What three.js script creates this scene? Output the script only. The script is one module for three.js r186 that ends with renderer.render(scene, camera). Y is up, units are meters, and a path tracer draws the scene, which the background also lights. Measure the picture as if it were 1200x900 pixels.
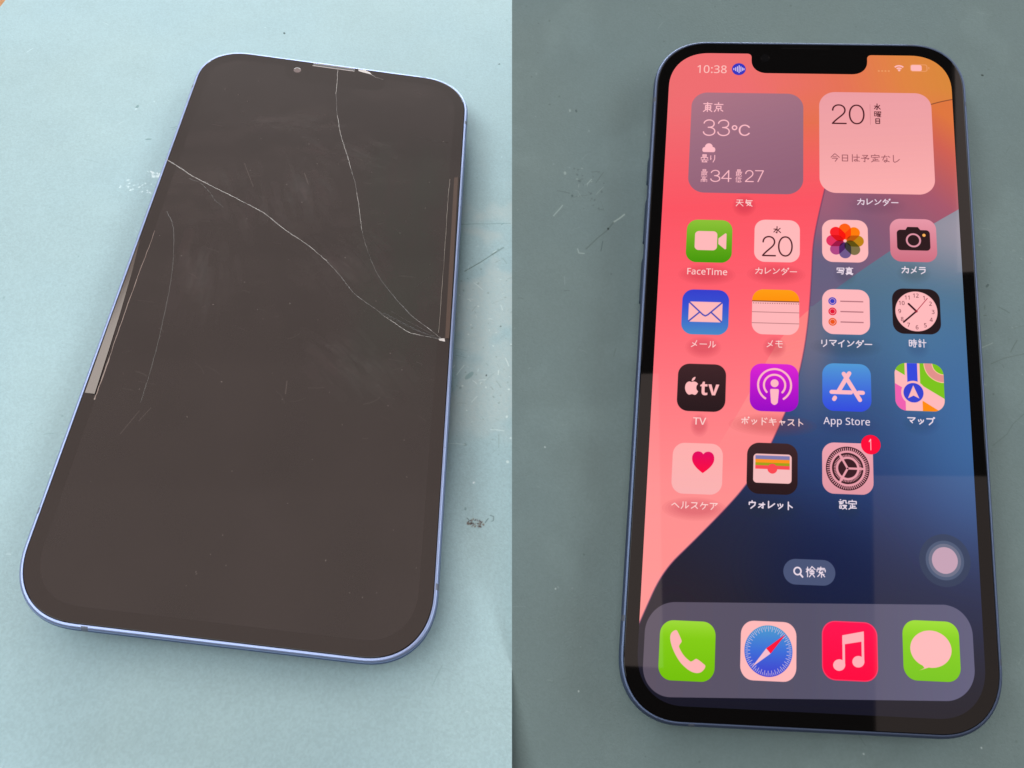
import * as THREE from 'three';
import { mergeGeometries, toCreasedNormals } from 'three/addons/utils/BufferGeometryUtils.js';
import { RoundedBoxGeometry } from 'three/addons/geometries/RoundedBoxGeometry.js';
import { RectAreaLightUniformsLib } from 'three/addons/lights/RectAreaLightUniformsLib.js';

// ------------------------------------------------------------------ camera, room light, exposure
const scene = new THREE.Scene();
const camera = new THREE.PerspectiveCamera(55.43466, 4 / 3, 0.004, 20);
camera.position.set(-0.018233, 0.138563, 0.081072);
camera.quaternion.set(-0.498043, -0.032627, 0.056647, 0.864685).normalize();
scene.add(camera);
scene.background = new THREE.Color(0.03, 0.028, 0.027);          // the unlit rest of the workshop
const renderer = new THREE.WebGLRenderer({ antialias: true });
renderer.toneMapping = THREE.LinearToneMapping;
renderer.toneMappingExposure = 1.0;
renderer.shadowMap.enabled = true;
RectAreaLightUniformsLib.init();

const num = {};
const numbered = (n) => { num[n] = (num[n] ?? -1) + 1; return num[n] ? n + '_' + String(num[n]).padStart(3, '0') : n; };
function tag(o, label, category, group, kind) {
  o.userData.label = label; if (category) o.userData.category = category;
  if (group) o.userData.group = group; if (kind) o.userData.kind = kind; return o;
}
function mesh(name, geo, mat, parent) {
  const m = new THREE.Mesh(geo, mat); m.name = name; m.castShadow = m.receiveShadow = true; parent.add(m); return m;
}
const std = (o) => new THREE.MeshPhysicalMaterial(o);
const lin = (r, g, b) => new THREE.Color().setRGB(r, g, b);

// added unseen panels for soft light and reflections; each is a glowing face with a light of its size
function panel(name, label, category, at, size, look, color, intensity, glow, framed = true) {
  const g = new THREE.Group(); g.name = numbered(name); g.position.set(...at); g.lookAt(...look); scene.add(g);
  tag(g, label, category);
  const face = mesh('diffuser', new THREE.BoxGeometry(size[0], size[1], 0.01), std({ color: lin(0.05, 0.05, 0.05), roughness: 0.6, emissive: color, emissiveIntensity: glow }), g);
  face.position.z = -0.006;
  const fr = [];
  for (const s of [-1, 1]) {
    const a = new THREE.BoxGeometry(size[0] + 0.06, 0.03, 0.03); a.translate(0, s * (size[1] / 2 + 0.0155), -0.006); fr.push(a);
    const b = new THREE.BoxGeometry(0.03, size[1], 0.03); b.translate(s * (size[0] / 2 + 0.0155), 0, -0.006); fr.push(b);
  }
  if (framed) mesh('frame', mergeGeometries(fr), std({ color: lin(0.5, 0.5, 0.5), roughness: 0.6 }), g);
  const l = new THREE.RectAreaLight(color, intensity, size[0], size[1]); l.position.set(0, 0, 0.002); l.rotation.y = Math.PI; l.castShadow = true; g.add(l);
  return g;
}
const WARM = lin(1.0, 0.8, 0.73), DAY = lin(0.93, 1.0, 1.03);
for (const [z0, z1, lum, what] of [[-0.15, -0.5, 1.14, 'brightest of the added warm panels standing in for the lit ceiling, nearest the viewer'], [-0.5, -0.8, 1.05, 'second of the added warm panels standing in for the lit ceiling, counted from the viewer'], [-0.8, -1.1, 0.96, 'third of the added warm panels standing in for the lit ceiling, counted from the viewer'],
  [-1.1, -1.45, 0.85, 'fourth of the added warm panels standing in for the lit ceiling, counted from the viewer'], [-1.45, -1.85, 0.7, 'fifth of the added warm panels standing in for the lit ceiling, counted from the viewer'], [-1.85, -2.45, 0.55, 'dimmest of the added warm panels standing in for the lit ceiling, farthest from the viewer']])
  panel('added_light_panel', what, 'added light panel', [-0.48, 1.2, (z0 + z1) / 2], [0.84, z0 - z1], [-0.48, 0, (z0 + z1) / 2 + 0.001], WARM, lum, 0.1, false);  // added strips, dimming away from the viewer, for the ceiling glow mirrored in the glass
panel('added_light_panel', 'added narrow warm panel mirrored along the edge of the lit phone', 'added light panel', [0.66, 1.2, -0.46], [0.27, 0.6], [0.66, 0, -0.459], WARM, 0.9, 0.1, false);  // added to put a reflected strip on the right bezel
panel('added_light_panel', 'added warm panel behind the viewer, mirrored low in the lit phone', 'added light panel', [0.57, 1.2, 0.52], [0.36, 0.68], [0.57, 0, 0.521], WARM, 0.46, 0.1, false);  // added for the pale reflection at the lower right of the screen
panel('added_light_panel', 'added slim warm panel above the gap between the phones, for a reflection', 'added light panel', [-0.02, 1.2, 0.265], [0.11, 0.53], [-0.02, 0, 0.266], WARM, 0.8, 0.1, false);  // added for the reflection on the lower left bezel
panel('window', 'added unseen daylight panel behind the bench', 'window', [-0.15, 0.62, -2.4], [2.6, 0.8], [-0.15, 0.0, 0], DAY, 10, 1);  // unseen source added as key light from behind
panel('added_light_panel', 'added bright panel high on the left of the bench', 'added light panel', [-1.37, 1.2, -0.45], [0.86, 1.9], [-1.37, 0, -0.449], DAY, 3.0, 1);  // added main fill, kept outside the mirrored area
panel('added_light_panel', 'added fill panel over the near edge of the bench', 'added light panel', [-0.52, 1.2, 0.37], [0.86, 0.9], [-0.52, 0, 0.371], DAY, 3.0, 0.3);  // added overhead fill to soften shadows
panel('added_light_panel', 'added fill panel high on the right of the bench', 'added light panel', [1.32, 1.2, -0.4], [0.9, 1.9], [1.32, 0, -0.399], DAY, 2.4, 1);  // added fill from the right to lift the phone shadow

// ------------------------------------------------------------------ noise and textures
const hash = (x, y) => { let h = Math.imul(x | 0, 374761393) ^ Math.imul(y | 0, 668265263); h = Math.imul(h ^ (h >>> 13), 1274126177); return ((h ^ (h >>> 16)) >>> 0) / 4294967296; };
function vnoise(x, y) {
  const ix = Math.floor(x), iy = Math.floor(y), u = x - ix, v = y - iy, a = u * u * (3 - 2 * u), b = v * v * (3 - 2 * v);
  const p = hash(ix, iy), q = hash(ix + 1, iy), r = hash(ix, iy + 1), s = hash(ix + 1, iy + 1);
  return p + (q - p) * a + (r - p) * b + (p - q - r + s) * a * b;
}
const fbm = (x, y) => 0.5 * vnoise(x, y) + 0.3 * vnoise(x * 2.1 + 7, y * 2.1 + 3) + 0.2 * vnoise(x * 4.3 + 1, y * 4.3 + 9);
let seed = 7; const rnd = () => { seed = (Math.imul(seed, 1664525) + 1013904223) >>> 0; return seed / 4294967296; };
const smooth = (a, b, x) => { const t = Math.min(1, Math.max(0, (x - a) / (b - a))); return t * t * (3 - 2 * t); };
function canvas(w, h) { const c = document.createElement('canvas'); c.width = w; c.height = h; return c; }
function ctex(c, srgb = true) { const t = new THREE.CanvasTexture(c); if (srgb) t.colorSpace = THREE.SRGBColorSpace; t.magFilter = THREE.LinearFilter; return t; }
const toS = (v) => 255 * (v <= 0.0031308 ? 12.92 * v : 1.055 * Math.pow(v, 1 / 2.4) - 0.055);

// a sheet of worn mat: MATS millimetres square, marks drawn at their places in mat millimetres
const MATN = 2048, MATS = 280;
function matTexture(base, grain, ox, oy, extra, marks, big = 1) {
  const c = canvas(MATN, MATN), g = c.getContext('2d'), im = g.createImageData(MATN, MATN), d = im.data;
  for (let j = 0; j < MATN; j++) for (let i = 0; i < MATN; i++) {
    const x = (i / MATN) * MATS + ox, y = (1 - j / MATN) * MATS + oy, o = (j * MATN + i) * 4;
    const f = 1 + grain * (hash(i, j) - 0.5) * 0.7 + grain * (vnoise(i * 0.42, j * 0.42) - 0.5) * 1.6 + 0.10 * (fbm(x * 0.035 + 5, y * 0.035) - 0.5) + 0.05 * (fbm(x * 0.2, y * 0.2 + 4) - 0.5);
    const tint = 0.05 * (fbm(x * 0.03 + 40, y * 0.03 + 11) - 0.5);
    const col = [base[0] * f * (1 + tint), base[1] * f, base[2] * f * (1 - tint)];
    extra?.(x, y, col, i, j);
    for (let k = 0; k < 3; k++) d[o + k] = toS(Math.min(1, Math.max(0, col[k])));
    d[o + 3] = 255;
  }
  g.putImageData(im, 0, 0);
  const s = MATN / MATS;
  g.setTransform(s, 0, 0, -s, -ox * s, MATN + oy * s);
  g.lineCap = g.lineJoin = 'round';
  marks(g);
  const t = ctex(c); t.repeat.set(1000 / (MATS * big), 1000 / (MATS * big)); t.offset.set(-ox / MATS, -oy / MATS); t.wrapS = t.wrapT = THREE.RepeatWrapping;
  return t;
}
const line = (g, style, w, pts) => { g.strokeStyle = style; g.lineWidth = w; g.beginPath(); pts.forEach((p, i) => (i ? g.lineTo(p[0], p[1]) : g.moveTo(p[0], p[1]))); g.stroke(); };
const blob = (g, style, x, y, r, q = 1) => { g.fillStyle = style; g.beginPath(); g.ellipse(x, y, r, r * q, rnd() * 3, 0, 7); g.fill(); };
function wear(g, n, x0, x1, y0, y1, dark, light) {
  for (let i = 0; i < n; i++) {
    const x = x0 + rnd() * (x1 - x0), y = y0 + rnd() * (y1 - y0), a = rnd() * 6.3, l = 0.3 + rnd() * rnd() * 4, w = 0.08 + rnd() * 0.12;
    if (rnd() < 0.5) line(g, rnd() < 0.5 ? dark : light, w, [[x, y], [x + Math.cos(a) * l * 0.5, y + Math.sin(a) * l * 0.5 + 0.1], [x + Math.cos(a) * l, y + Math.sin(a) * l]]);
    else blob(g, rnd() < 0.6 ? dark : light, x, y, 0.12 + rnd() * 0.22, 0.5 + rnd() * 0.5);
  }
}
const bumpTile = (() => {
  const n = 512, d = new Uint8Array(n * n * 4);
  for (let j = 0; j < n; j++) for (let i = 0; i < n; i++) {
    let v = 0; for (const [f, a] of [[1, 0.45], [2, 0.3], [4, 0.25]]) { const m = n / 4 * f / 1; const px = i * f / 4, py = j * f / 4; const w = (p) => ((p % m) + m) % m; const ix = Math.floor(px), iy = Math.floor(py), u = px - ix, q = py - iy; const h = (x, y) => hash(w(x) + f * 997, w(y)); v += a * ((h(ix, iy) * (1 - u) + h(ix + 1, iy) * u) * (1 - q) + (h(ix, iy + 1) * (1 - u) + h(ix + 1, iy + 1) * u) * q); }
    d.set([v * 255, v * 255, v * 255, 255], (j * n + i) * 4);
  }
  const t = new THREE.DataTexture(d, n, n); t.magFilter = THREE.LinearFilter; t.wrapS = t.wrapT = THREE.RepeatWrapping; t.repeat.set(1 / 0.036, 1 / 0.036); t.needsUpdate = true; return t;
})();

// ------------------------------------------------------------------ the bench and the two mats
const MM = 0.001;
function slab(pts, top, depth) {                                   // a flat sheet cut to an outline, millimetres in, metres out
  const s = new THREE.Shape(pts.map((p) => new THREE.Vector2(p[0] * MM, p[1] * MM)));
  const g = new THREE.ExtrudeGeometry(s, { depth: depth * MM, bevelEnabled: false }); g.translate(0, 0, (top - depth) * MM); return g;
}
const BIG = 1.14;                                                 // the cracked phone is the larger size
const POSE_L = { p: [-0.052775, -0.008455, -0.029108], q: [-0.711024, -0.052405, -0.017672, 0.700989] };
const POSE_R = { p: [0.059371, 0.020849, -0.001874], q: [-0.603301, -0.064752, 0.045383, 0.793584] };
const place = (o, P) => { o.position.set(...P.p); o.quaternion.set(...P.q).normalize(); return o; };
const THICK = 7.65;

const woodTex = (() => {
  const c = canvas(512, 512), g = c.getContext('2d'), im = g.createImageData(512, 512);
  for (let j = 0; j < 512; j++) for (let i = 0; i < 512; i++) { const n = fbm(i * 0.09, j * 0.008) * 0.6 + 0.4 * vnoise(i * 0.5, j * 0.02), o = (j * 512 + i) * 4; im.data.set([225 - 60 * n, 168 - 70 * n, 100 - 60 * n, 255], o); }
  g.putImageData(im, 0, 0); const t = ctex(c); t.wrapS = t.wrapT = THREE.RepeatWrapping; t.repeat.set(4, 4); return t;
})();
const bench = mesh('table_surface', slab([[-400, -200], [20, -200], [20, 400], [-400, 400]], -THICK * BIG - 2.6, 25), std({ map: woodTex, roughness: 0.5 }), scene);
place(bench, POSE_L); tag(bench, 'orange-brown wooden bench top showing past the corner of the pale mat', 'bench', null, 'structure');

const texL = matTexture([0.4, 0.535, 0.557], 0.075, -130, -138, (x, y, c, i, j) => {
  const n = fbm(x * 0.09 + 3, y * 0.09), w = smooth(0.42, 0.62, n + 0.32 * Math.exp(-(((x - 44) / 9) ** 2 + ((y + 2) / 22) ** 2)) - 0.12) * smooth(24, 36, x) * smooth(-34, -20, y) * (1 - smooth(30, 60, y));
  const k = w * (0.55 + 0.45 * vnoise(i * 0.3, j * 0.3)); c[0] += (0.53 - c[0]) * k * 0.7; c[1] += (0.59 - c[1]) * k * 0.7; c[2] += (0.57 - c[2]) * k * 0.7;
}, (g) => {
  const D = 'rgba(95,125,125,0.5)', W = 'rgba(240,250,250,0.6)';
  line(g, 'rgba(96,112,106,0.75)', 0.2, [[35.2, 15.7], [38.3, 18.8], [41.9, 22.9]]); line(g, 'rgba(110,130,126,0.5)', 0.4, [[41.0, 21.9], [43.4, 24.5]]);
  line(g, 'rgba(120,150,152,0.55)', 0.22, [[32.4, 30.1], [35.6, 30.9], [38.5, 31.4], [44.3, 32.6]]); line(g, 'rgba(100,130,132,0.5)', 0.16, [[42.1, 31.7], [42.7, 32.4]]);
  for (let i = 0; i < 46; i++) blob(g, i % 3 ? 'rgba(240,250,250,0.45)' : 'rgba(250,255,255,0.75)', -42.4 - rnd() * 3 + rnd() * 2.4, 31.9 + rnd() * 2 + rnd() * 0.7, 0.12 + rnd() * 0.42, 0.4);
  for (let i = 0; i < 34; i++) blob(g, W, -46 + (rnd() - 0.5) * 8, 28.6 + (rnd() - 0.5) * 4, 0.1 + rnd() * 0.22, 0.6);
  line(g, D, 0.18, [[-40.4, 36.8], [-41.4, 35.5], [-42.2, 35.1]]); line(g, D, 0.16, [[-43.1, 51.6], [-44.5, 50.4], [-45.3, 50.1]]); line(g, D, 0.14, [[-42.9, 50.6], [-44.7, 49.6]]);
  blob(g, D, -49.1, 45.0, 0.8, 0.3); blob(g, D, -56.0, 56.2, 0.7, 0.5); blob(g, W, -56.0, 55.4, 0.35, 0.6); blob(g, 'rgba(60,75,75,0.8)', -27.6, 94.6, 0.45, 0.6); blob(g, 'rgba(70,85,85,0.7)', 35.0, 93.8, 0.35, 0.6);
  blob(g, 'rgba(60,70,70,0.75)', 43.5, -12.0, 0.25, 0.6); blob(g, 'rgba(70,85,80,0.6)', 45.2, 1.3, 0.22, 0.8); blob(g, 'rgba(120,150,150,0.5)', 39.9, -12.6, 1.3, 0.4);
  wear(g, 150, 34, 52, -32, 24, 'rgba(120,140,136,0.4)', 'rgba(235,242,236,0.6)');
  wear(g, 90, -95, 52, -85, 120, 'rgba(110,140,140,0.3)', 'rgba(230,245,245,0.45)');
  for (let i = 0; i < 70; i++) { const a = rnd() * 6.3, r = Math.sqrt(rnd()); blob(g, ['rgba(86,66,58,0.55)', 'rgba(120,96,76,0.5)', 'rgba(60,44,44,0.6)'][i % 3], 45.3 + Math.cos(a) * r * 1.7, -45.4 + Math.sin(a) * r * 0.8 - 0.22 * (Math.cos(a) * r * 1.2) ** 2 + 0.2, 0.07 + rnd() * 0.17, 0.6); }
  line(g, 'rgba(80,88,86,0.7)', 0.14, [[43.5, -44.4], [43.9, -44.7], [44.0, -45.1]]); line(g, 'rgba(80,95,92,0.6)', 0.14, [[47.9, -43.3], [48.6, -43.5], [48.6, -44.3], [48.3, -44.5]]); line(g, 'rgba(80,95,92,0.65)', 0.16, [[47.6, -44.0], [47.3, -44.5], [47.1, -44.9]]);
  blob(g, 'rgba(110,135,132,0.5)', 43.0, -42.6, 0.35, 0.6); blob(g, 'rgba(255,255,255,0.7)', 43.9, -37.0, 0.25, 0.8);
}, BIG);
const texR = matTexture([0.18, 0.232, 0.227], 0.05, -135, -135, (x, y, c, i, j) => {
  const w = smooth(0.5, 0.75, fbm(x * 0.06 + 11, y * 0.06)) * 0.1 * (0.6 + 0.4 * vnoise(i * 0.2, j * 0.2)); for (let k = 0; k < 3; k++) c[k] *= 1 + w;
}, (g) => {
  const D = 'rgba(70,84,80,0.6)', W = 'rgba(178,190,182,0.5)';
  line(g, 'rgba(172,184,178,0.75)', 0.36, [[-37.3, 32.9], [-38.4, 31.9], [-39.8, 30.9]]); line(g, 'rgba(100,114,110,0.8)', 0.3, [[-39.8, 30.9], [-41, 29], [-43.5, 26.7], [-46, 24]]); blob(g, 'rgba(40,48,46,0.9)', -41, 29.2, 0.28, 0.7);
  line(g, W, 0.3, [[-47.9, 24], [-47.6, 23], [-46.4, 22.9]]); line(g, D, 0.16, [[-42.2, 26], [-42.6, 23.6]]); line(g, W, 0.3, [[-53.6, 32.2], [-52.2, 34], [-51.6, 34.9]]);
  blob(g, W, -51.2, 43.3, 0.45, 0.7); line(g, W, 0.25, [[-46, 40.5], [-45, 41.8]]); blob(g, D, -49.4, 37.4, 0.3, 0.8); wear(g, 40, -50, -42, 33, 45, 'rgba(84,98,94,0.4)', 'rgba(172,182,172,0.4)');
  blob(g, 'rgba(50,58,54,0.9)', 47.9, 71.7, 0.32, 0.7); blob(g, D, 42.5, 17.5, 0.5, 0.5); blob(g, D, -48.9, 60.1, 0.4, 0.6); blob(g, W, -50.4, 60.2, 0.4, 0.6);
  line(g, 'rgba(90,106,102,0.5)', 0.18, [[47.6, -10.4], [44, -13.6], [42.4, -15.9], [39.2, -18.4]]); line(g, 'rgba(88,100,96,0.4)', 0.18, [[41, -0.6], [44, 0.8], [48.6, 2]]); line(g, W, 0.18, [[39.5, 3], [42, 4.2]]);
  wear(g, 220, -64, 52, -85, 100, 'rgba(78,92,88,0.3)', 'rgba(165,176,170,0.32)'); wear(g, 26, 36, 52, -10, 30, 'rgba(70,84,80,0.4)', 'rgba(165,176,166,0.4)');
  for (const [x, y] of [[-51, -50.9], [-46, -70], [30, -76.5], [8, -78.6], [-54, -22]]) blob(g, 'rgba(205,212,208,0.75)', x, y, 0.2, 0.8);
});
const matSkin = (t, rough) => std({ map: t, roughness: rough, bumpMap: bumpTile, bumpScale: 0.00004, specularIntensity: 0.45 });
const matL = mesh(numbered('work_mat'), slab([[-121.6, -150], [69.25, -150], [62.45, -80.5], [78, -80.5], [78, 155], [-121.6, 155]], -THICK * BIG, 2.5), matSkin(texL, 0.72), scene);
place(matL, POSE_L); tag(matL, 'pale aqua work mat with scuffs under the cracked dark phone', 'work mat');
const matR = mesh(numbered('work_mat'), slab([[-66.92, 122], [-59.19, -66.4], [-72, -66.4], [-71, -130], [120, -130], [120, 122]], -THICK, 2.5), matSkin(texR, 0.7), scene);
place(matR, POSE_R); tag(matR, 'dull grey-green work mat under the phone with the lit screen', 'work mat');

// ------------------------------------------------------------------ phone shapes (millimetres, glass plane at z = 0, top of the phone at +y)
function ring(hw, hh, r, n = 2.25, seg = 24) {
  const out = [];
  for (const [sx, sy, a0] of [[1, 1, 0], [-1, 1, 1], [-1, -1, 2], [1, -1, 3]]) for (let i = 0; i <= seg; i++) {
    const a = ((a0 + i / seg) * Math.PI) / 2, c = Math.cos(a), s = Math.sin(a);
    out.push([sx * (hw - r) + r * Math.sign(c) * Math.abs(c) ** (2 / n), sy * (hh - r) + r * Math.sign(s) * Math.abs(s) ** (2 / n)]);
  }
  return out;
}
const HW = 71.5 / 2, HH = 146.7 / 2, RAD = 12.6;
const inset = (d) => ring(HW - d, HH - d, Math.max(1, RAD - d));
function loft(rings, capTop, capBottom) {                          // rings of [points, z], outside first seen from above
  const n = rings[0][0].length, pos = [], idx = [];
  for (const [pts, z] of rings) for (const p of pts) pos.push(p[0], p[1], z);
  for (let k = 0; k + 1 < rings.length; k++) for (let i = 0; i < n; i++) { const a = k * n + i, b = k * n + ((i + 1) % n), c = a + n, d = b + n; idx.push(a, c, b, b, c, d); }
  for (const [on, k, flip] of [[capTop, 0, 0], [capBottom, rings.length - 1, 1]]) if (on) {
    const o = pos.length / 3; pos.push(0, 0, rings[k][1]);
    for (let i = 0; i < n; i++) { const a = k * n + i, b = k * n + ((i + 1) % n); flip ? idx.push(o, b, a) : idx.push(o, a, b); }
  }
  const g = new THREE.BufferGeometry(); g.setAttribute('position', new THREE.Float32BufferAttribute(pos, 3)); g.setIndex(idx); return toCreasedNormals(g, 0.6);
}
const fillet = (d0, z0, d1, z1, n = 6) => Array.from({ length: n + 1 }, (_, i) => { const a = (i / n) * Math.PI / 2; return [d1 + (d0 - d1) * (1 - Math.sin(a)), z1 + (z0 - z1) * Math.cos(a)]; });
const FRAME_PROFILE = [[0.82, -0.9], [0.82, -0.12], [0.78, -0.06], ...fillet(0.62, -0.05, 0, -0.95), [0.04, -1.35], [0.8, -2.5], [1.9, -4.3], [3.4, -6.2], [5.4, -THICK + 0.02]];
const RIM = FRAME_PROFILE.findIndex(([d, z]) => d < 0.1 && z < -0.4);
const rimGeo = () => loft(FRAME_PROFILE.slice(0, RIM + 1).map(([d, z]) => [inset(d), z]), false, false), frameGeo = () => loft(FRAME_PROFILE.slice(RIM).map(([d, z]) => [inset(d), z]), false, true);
const glassGeo = () => {                                            // flat top sheet and a softly rounded edge, each with its own normals
  const top = new THREE.ShapeGeometry(new THREE.Shape(inset(0.98).map((p) => new THREE.Vector2(...p)))); top.deleteAttribute('uv');
  const edge = loft([[0.98, 0], [0.93, -0.015], [0.9, -0.07], [0.9, -0.85]].map(([d, z]) => [inset(d), z]), false, false); edge.deleteAttribute('uv');
  return mergeGeometries([top.toNonIndexed(), edge.index ? edge.toNonIndexed() : edge]);
};
function bandGeo(x, y, tx, ty, w) {                                // a strip across the rim, tangent (tx, ty), outward normal to its right
  const nx = ty, ny = -tx, prof = FRAME_PROFILE.slice(3, 13).map(([d, z]) => [d - 0.012, z + (z > -0.8 ? 0.012 : 0)]), pos = [], idx = [];
  for (const [d, z] of prof) for (const s of [-0.5, 0.5]) pos.push(x - nx * d + tx * w * s, y - ny * d + ty * w * s, z);
  for (let i = 0; i + 1 < prof.length; i++) { const a = i * 2; idx.push(a, a + 2, a + 1, a + 1, a + 2, a + 3); }
  const g = new THREE.BufferGeometry(); g.setAttribute('position', new THREE.Float32BufferAttribute(pos, 3)); g.setIndex(idx); g.computeVertexNormals(); return g;
}
const SW = 64.57, SH = 139.73;
function displayShape() {
  const s = new THREE.Shape(), o = ring(SW / 2, SH / 2, 9.2, 2.2, 16), top = SH / 2, nw = 13.35, nd = 5.15;
  s.moveTo(...o[0]); o.slice(1, 17).forEach((p) => s.lineTo(...p));
  s.lineTo(nw + 1.1, top); s.quadraticCurveTo(nw, top, nw, top - 1.1); s.lineTo(nw, top - nd + 3.4); s.bezierCurveTo(nw, top - nd + 1.3, nw - 1.5, top - nd, nw - 3.6, top - nd);
  s.lineTo(-nw + 3.6, top - nd); s.bezierCurveTo(-nw + 1.5, top - nd, -nw, top - nd + 1.3, -nw, top - nd + 3.4); s.lineTo(-nw, top - 1.1); s.quadraticCurveTo(-nw, top, -nw - 1.1, top);
  o.slice(17).forEach((p) => s.lineTo(...p));
  const g = new THREE.ShapeGeometry(s, 10), p = g.attributes.position, uv = g.attributes.uv;
  for (let i = 0; i < p.count; i++) uv.setXY(i, p.getX(i) / SW + 0.5, p.getY(i) / SH + 0.5);
  return g;
}
function ribbon(pts, w0, w1, h) {                                  // a low ridge along a smooth line: cracks and edges in the glass
  const c = new THREE.CatmullRomCurve3(pts.map((p) => new THREE.Vector3(p[0], p[1], 0))), n = Math.max(8, pts.length * 7), pos = [], idx = [];
  for (let i = 0; i <= n; i++) {
    const t = i / n, p = c.getPoint(t), d = c.getTangent(t), w = (w0 + (w1 - w0) * t) * (0.5 + 0.5 * rnd()) * smooth(0.12, 0.5, vnoise(t * pts.length * 1.6 + pts[0][0], 3.3) + 0.18), j = (rnd() - 0.5) * 0.1;
    pos.push(p.x - d.y * (w / 2 + j), p.y + d.x * (w / 2 + j), 0.012, p.x - d.y * j, p.y + d.x * j, 0.012 + h, p.x + d.y * (w / 2 - j), p.y - d.x * (w / 2 - j), 0.012);
    if (i < n) { const a = i * 3; idx.push(a, a + 1, a + 3, a + 1, a + 4, a + 3, a + 1, a + 2, a + 4, a + 2, a + 5, a + 4); }
  }
  const g = new THREE.BufferGeometry(); g.setAttribute('position', new THREE.Float32BufferAttribute(pos, 3)); g.setIndex(idx); g.computeVertexNormals(); return g;
}
function sliverGeo(a, b, za, zbs) {                                 // an added strip tilted to mirror a panel, one edge standing higher than the other
  const pos = [], idx = [], n = a.length;
  for (let i = 0; i < n; i++) pos.push(...a[i], za, ...b[i], zbs[i], ...b[i], 0.004, ...a[i], 0.004);
  for (let i = 0; i + 1 < n; i++) for (let k = 0; k < 4; k++) { const p = i * 4 + k, q = i * 4 + ((k + 1) % 4); idx.push(p, q, p + 4, q, q + 4, p + 4); }
  for (const o of [0, (n - 1) * 4]) idx.push(o, o + 1, o + 2, o, o + 2, o + 3);
  const g = new THREE.BufferGeometry(); g.setAttribute('position', new THREE.Float32BufferAttribute(pos, 3)); g.setIndex(idx); return toCreasedNormals(g, 0.3);
}
const chipGeo = (pts, z, h) => { const g = new THREE.ExtrudeGeometry(new THREE.Shape(pts.map((p) => new THREE.Vector2(...p))), { depth: h, bevelEnabled: false }); g.translate(0, 0, z); return g; };
const capsule = (x, y, w, h, z, d) => { const s = new THREE.Shape(ring(w / 2, h / 2, h / 2, 2, 8).map((p) => new THREE.Vector2(p[0] + x, p[1] + y))); const g = new THREE.ExtrudeGeometry(s, { depth: d, bevelEnabled: false }); g.translate(0, 0, z); return g; };

function makePhone(pose, fit, label, M) {
  const root = new THREE.Group(); root.name = numbered('smartphone'); scene.add(place(root, pose));
  tag(root, label, 'smartphone');
  const [ax, ay, sh, az] = fit, A = new THREE.Matrix4().set(ax * MM, sh * MM, 0, 0, 0, ay * MM, 0, 0, 0, 0, az * MM, 0, 0, 0, 0, 1);
  const part = (name, geo, mat, parent = root) => { geo.applyMatrix4(A); return mesh(name, geo, mat, parent); };
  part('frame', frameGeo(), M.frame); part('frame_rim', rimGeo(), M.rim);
  const glass = part('cover_glass', glassGeo(), M.glass);
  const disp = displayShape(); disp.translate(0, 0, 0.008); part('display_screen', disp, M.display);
  for (const [x, y, tx, ty] of [[HW, -59.8, 0, 1], [-HW, -55, 0, -1], [-21.6, -HH, 1, 0], [HW, 57.5, 0, 1], [-HW, 57.5, 0, -1], [23.5, HH, -1, 0]]) part('antenna_band', bandGeo(x, y, tx, ty, 1.1), M.band);
  for (const [y, l, s] of [[41, 6, -1], [28.5, 10, -1], [14.5, 10, -1], [24, 17, 1]]) {
    const b = new RoundedBoxGeometry(0.9, l, 2.4, 2, 0.35); b.translate(s * (HW - 0.5), y, -3.2); part('side_button', b, M.frame);
  }
  const ear = part('earpiece', capsule(-0.8, HH - 1.55, 11.2, 0.75, 0.004, 0.006), M.dark, glass);
  part('earpiece_trim', (() => { const g = [capsule(-0.8, HH - 1.12, 11.2, 0.16, 0.01, 0.012), capsule(-0.9, HH - 1.98, 11.3, 0.24, 0.01, 0.012)]; return mergeGeometries(g); })(), M.trim, ear);
  const lens = new THREE.CylinderGeometry(0.85, 1.0, 0.02, 28); lens.rotateX(Math.PI / 2); lens.translate(-10.2, HH - 4.6, 0.014); part('front_camera', lens, M.lens, glass);
  return { root, glass, part };
}

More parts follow.
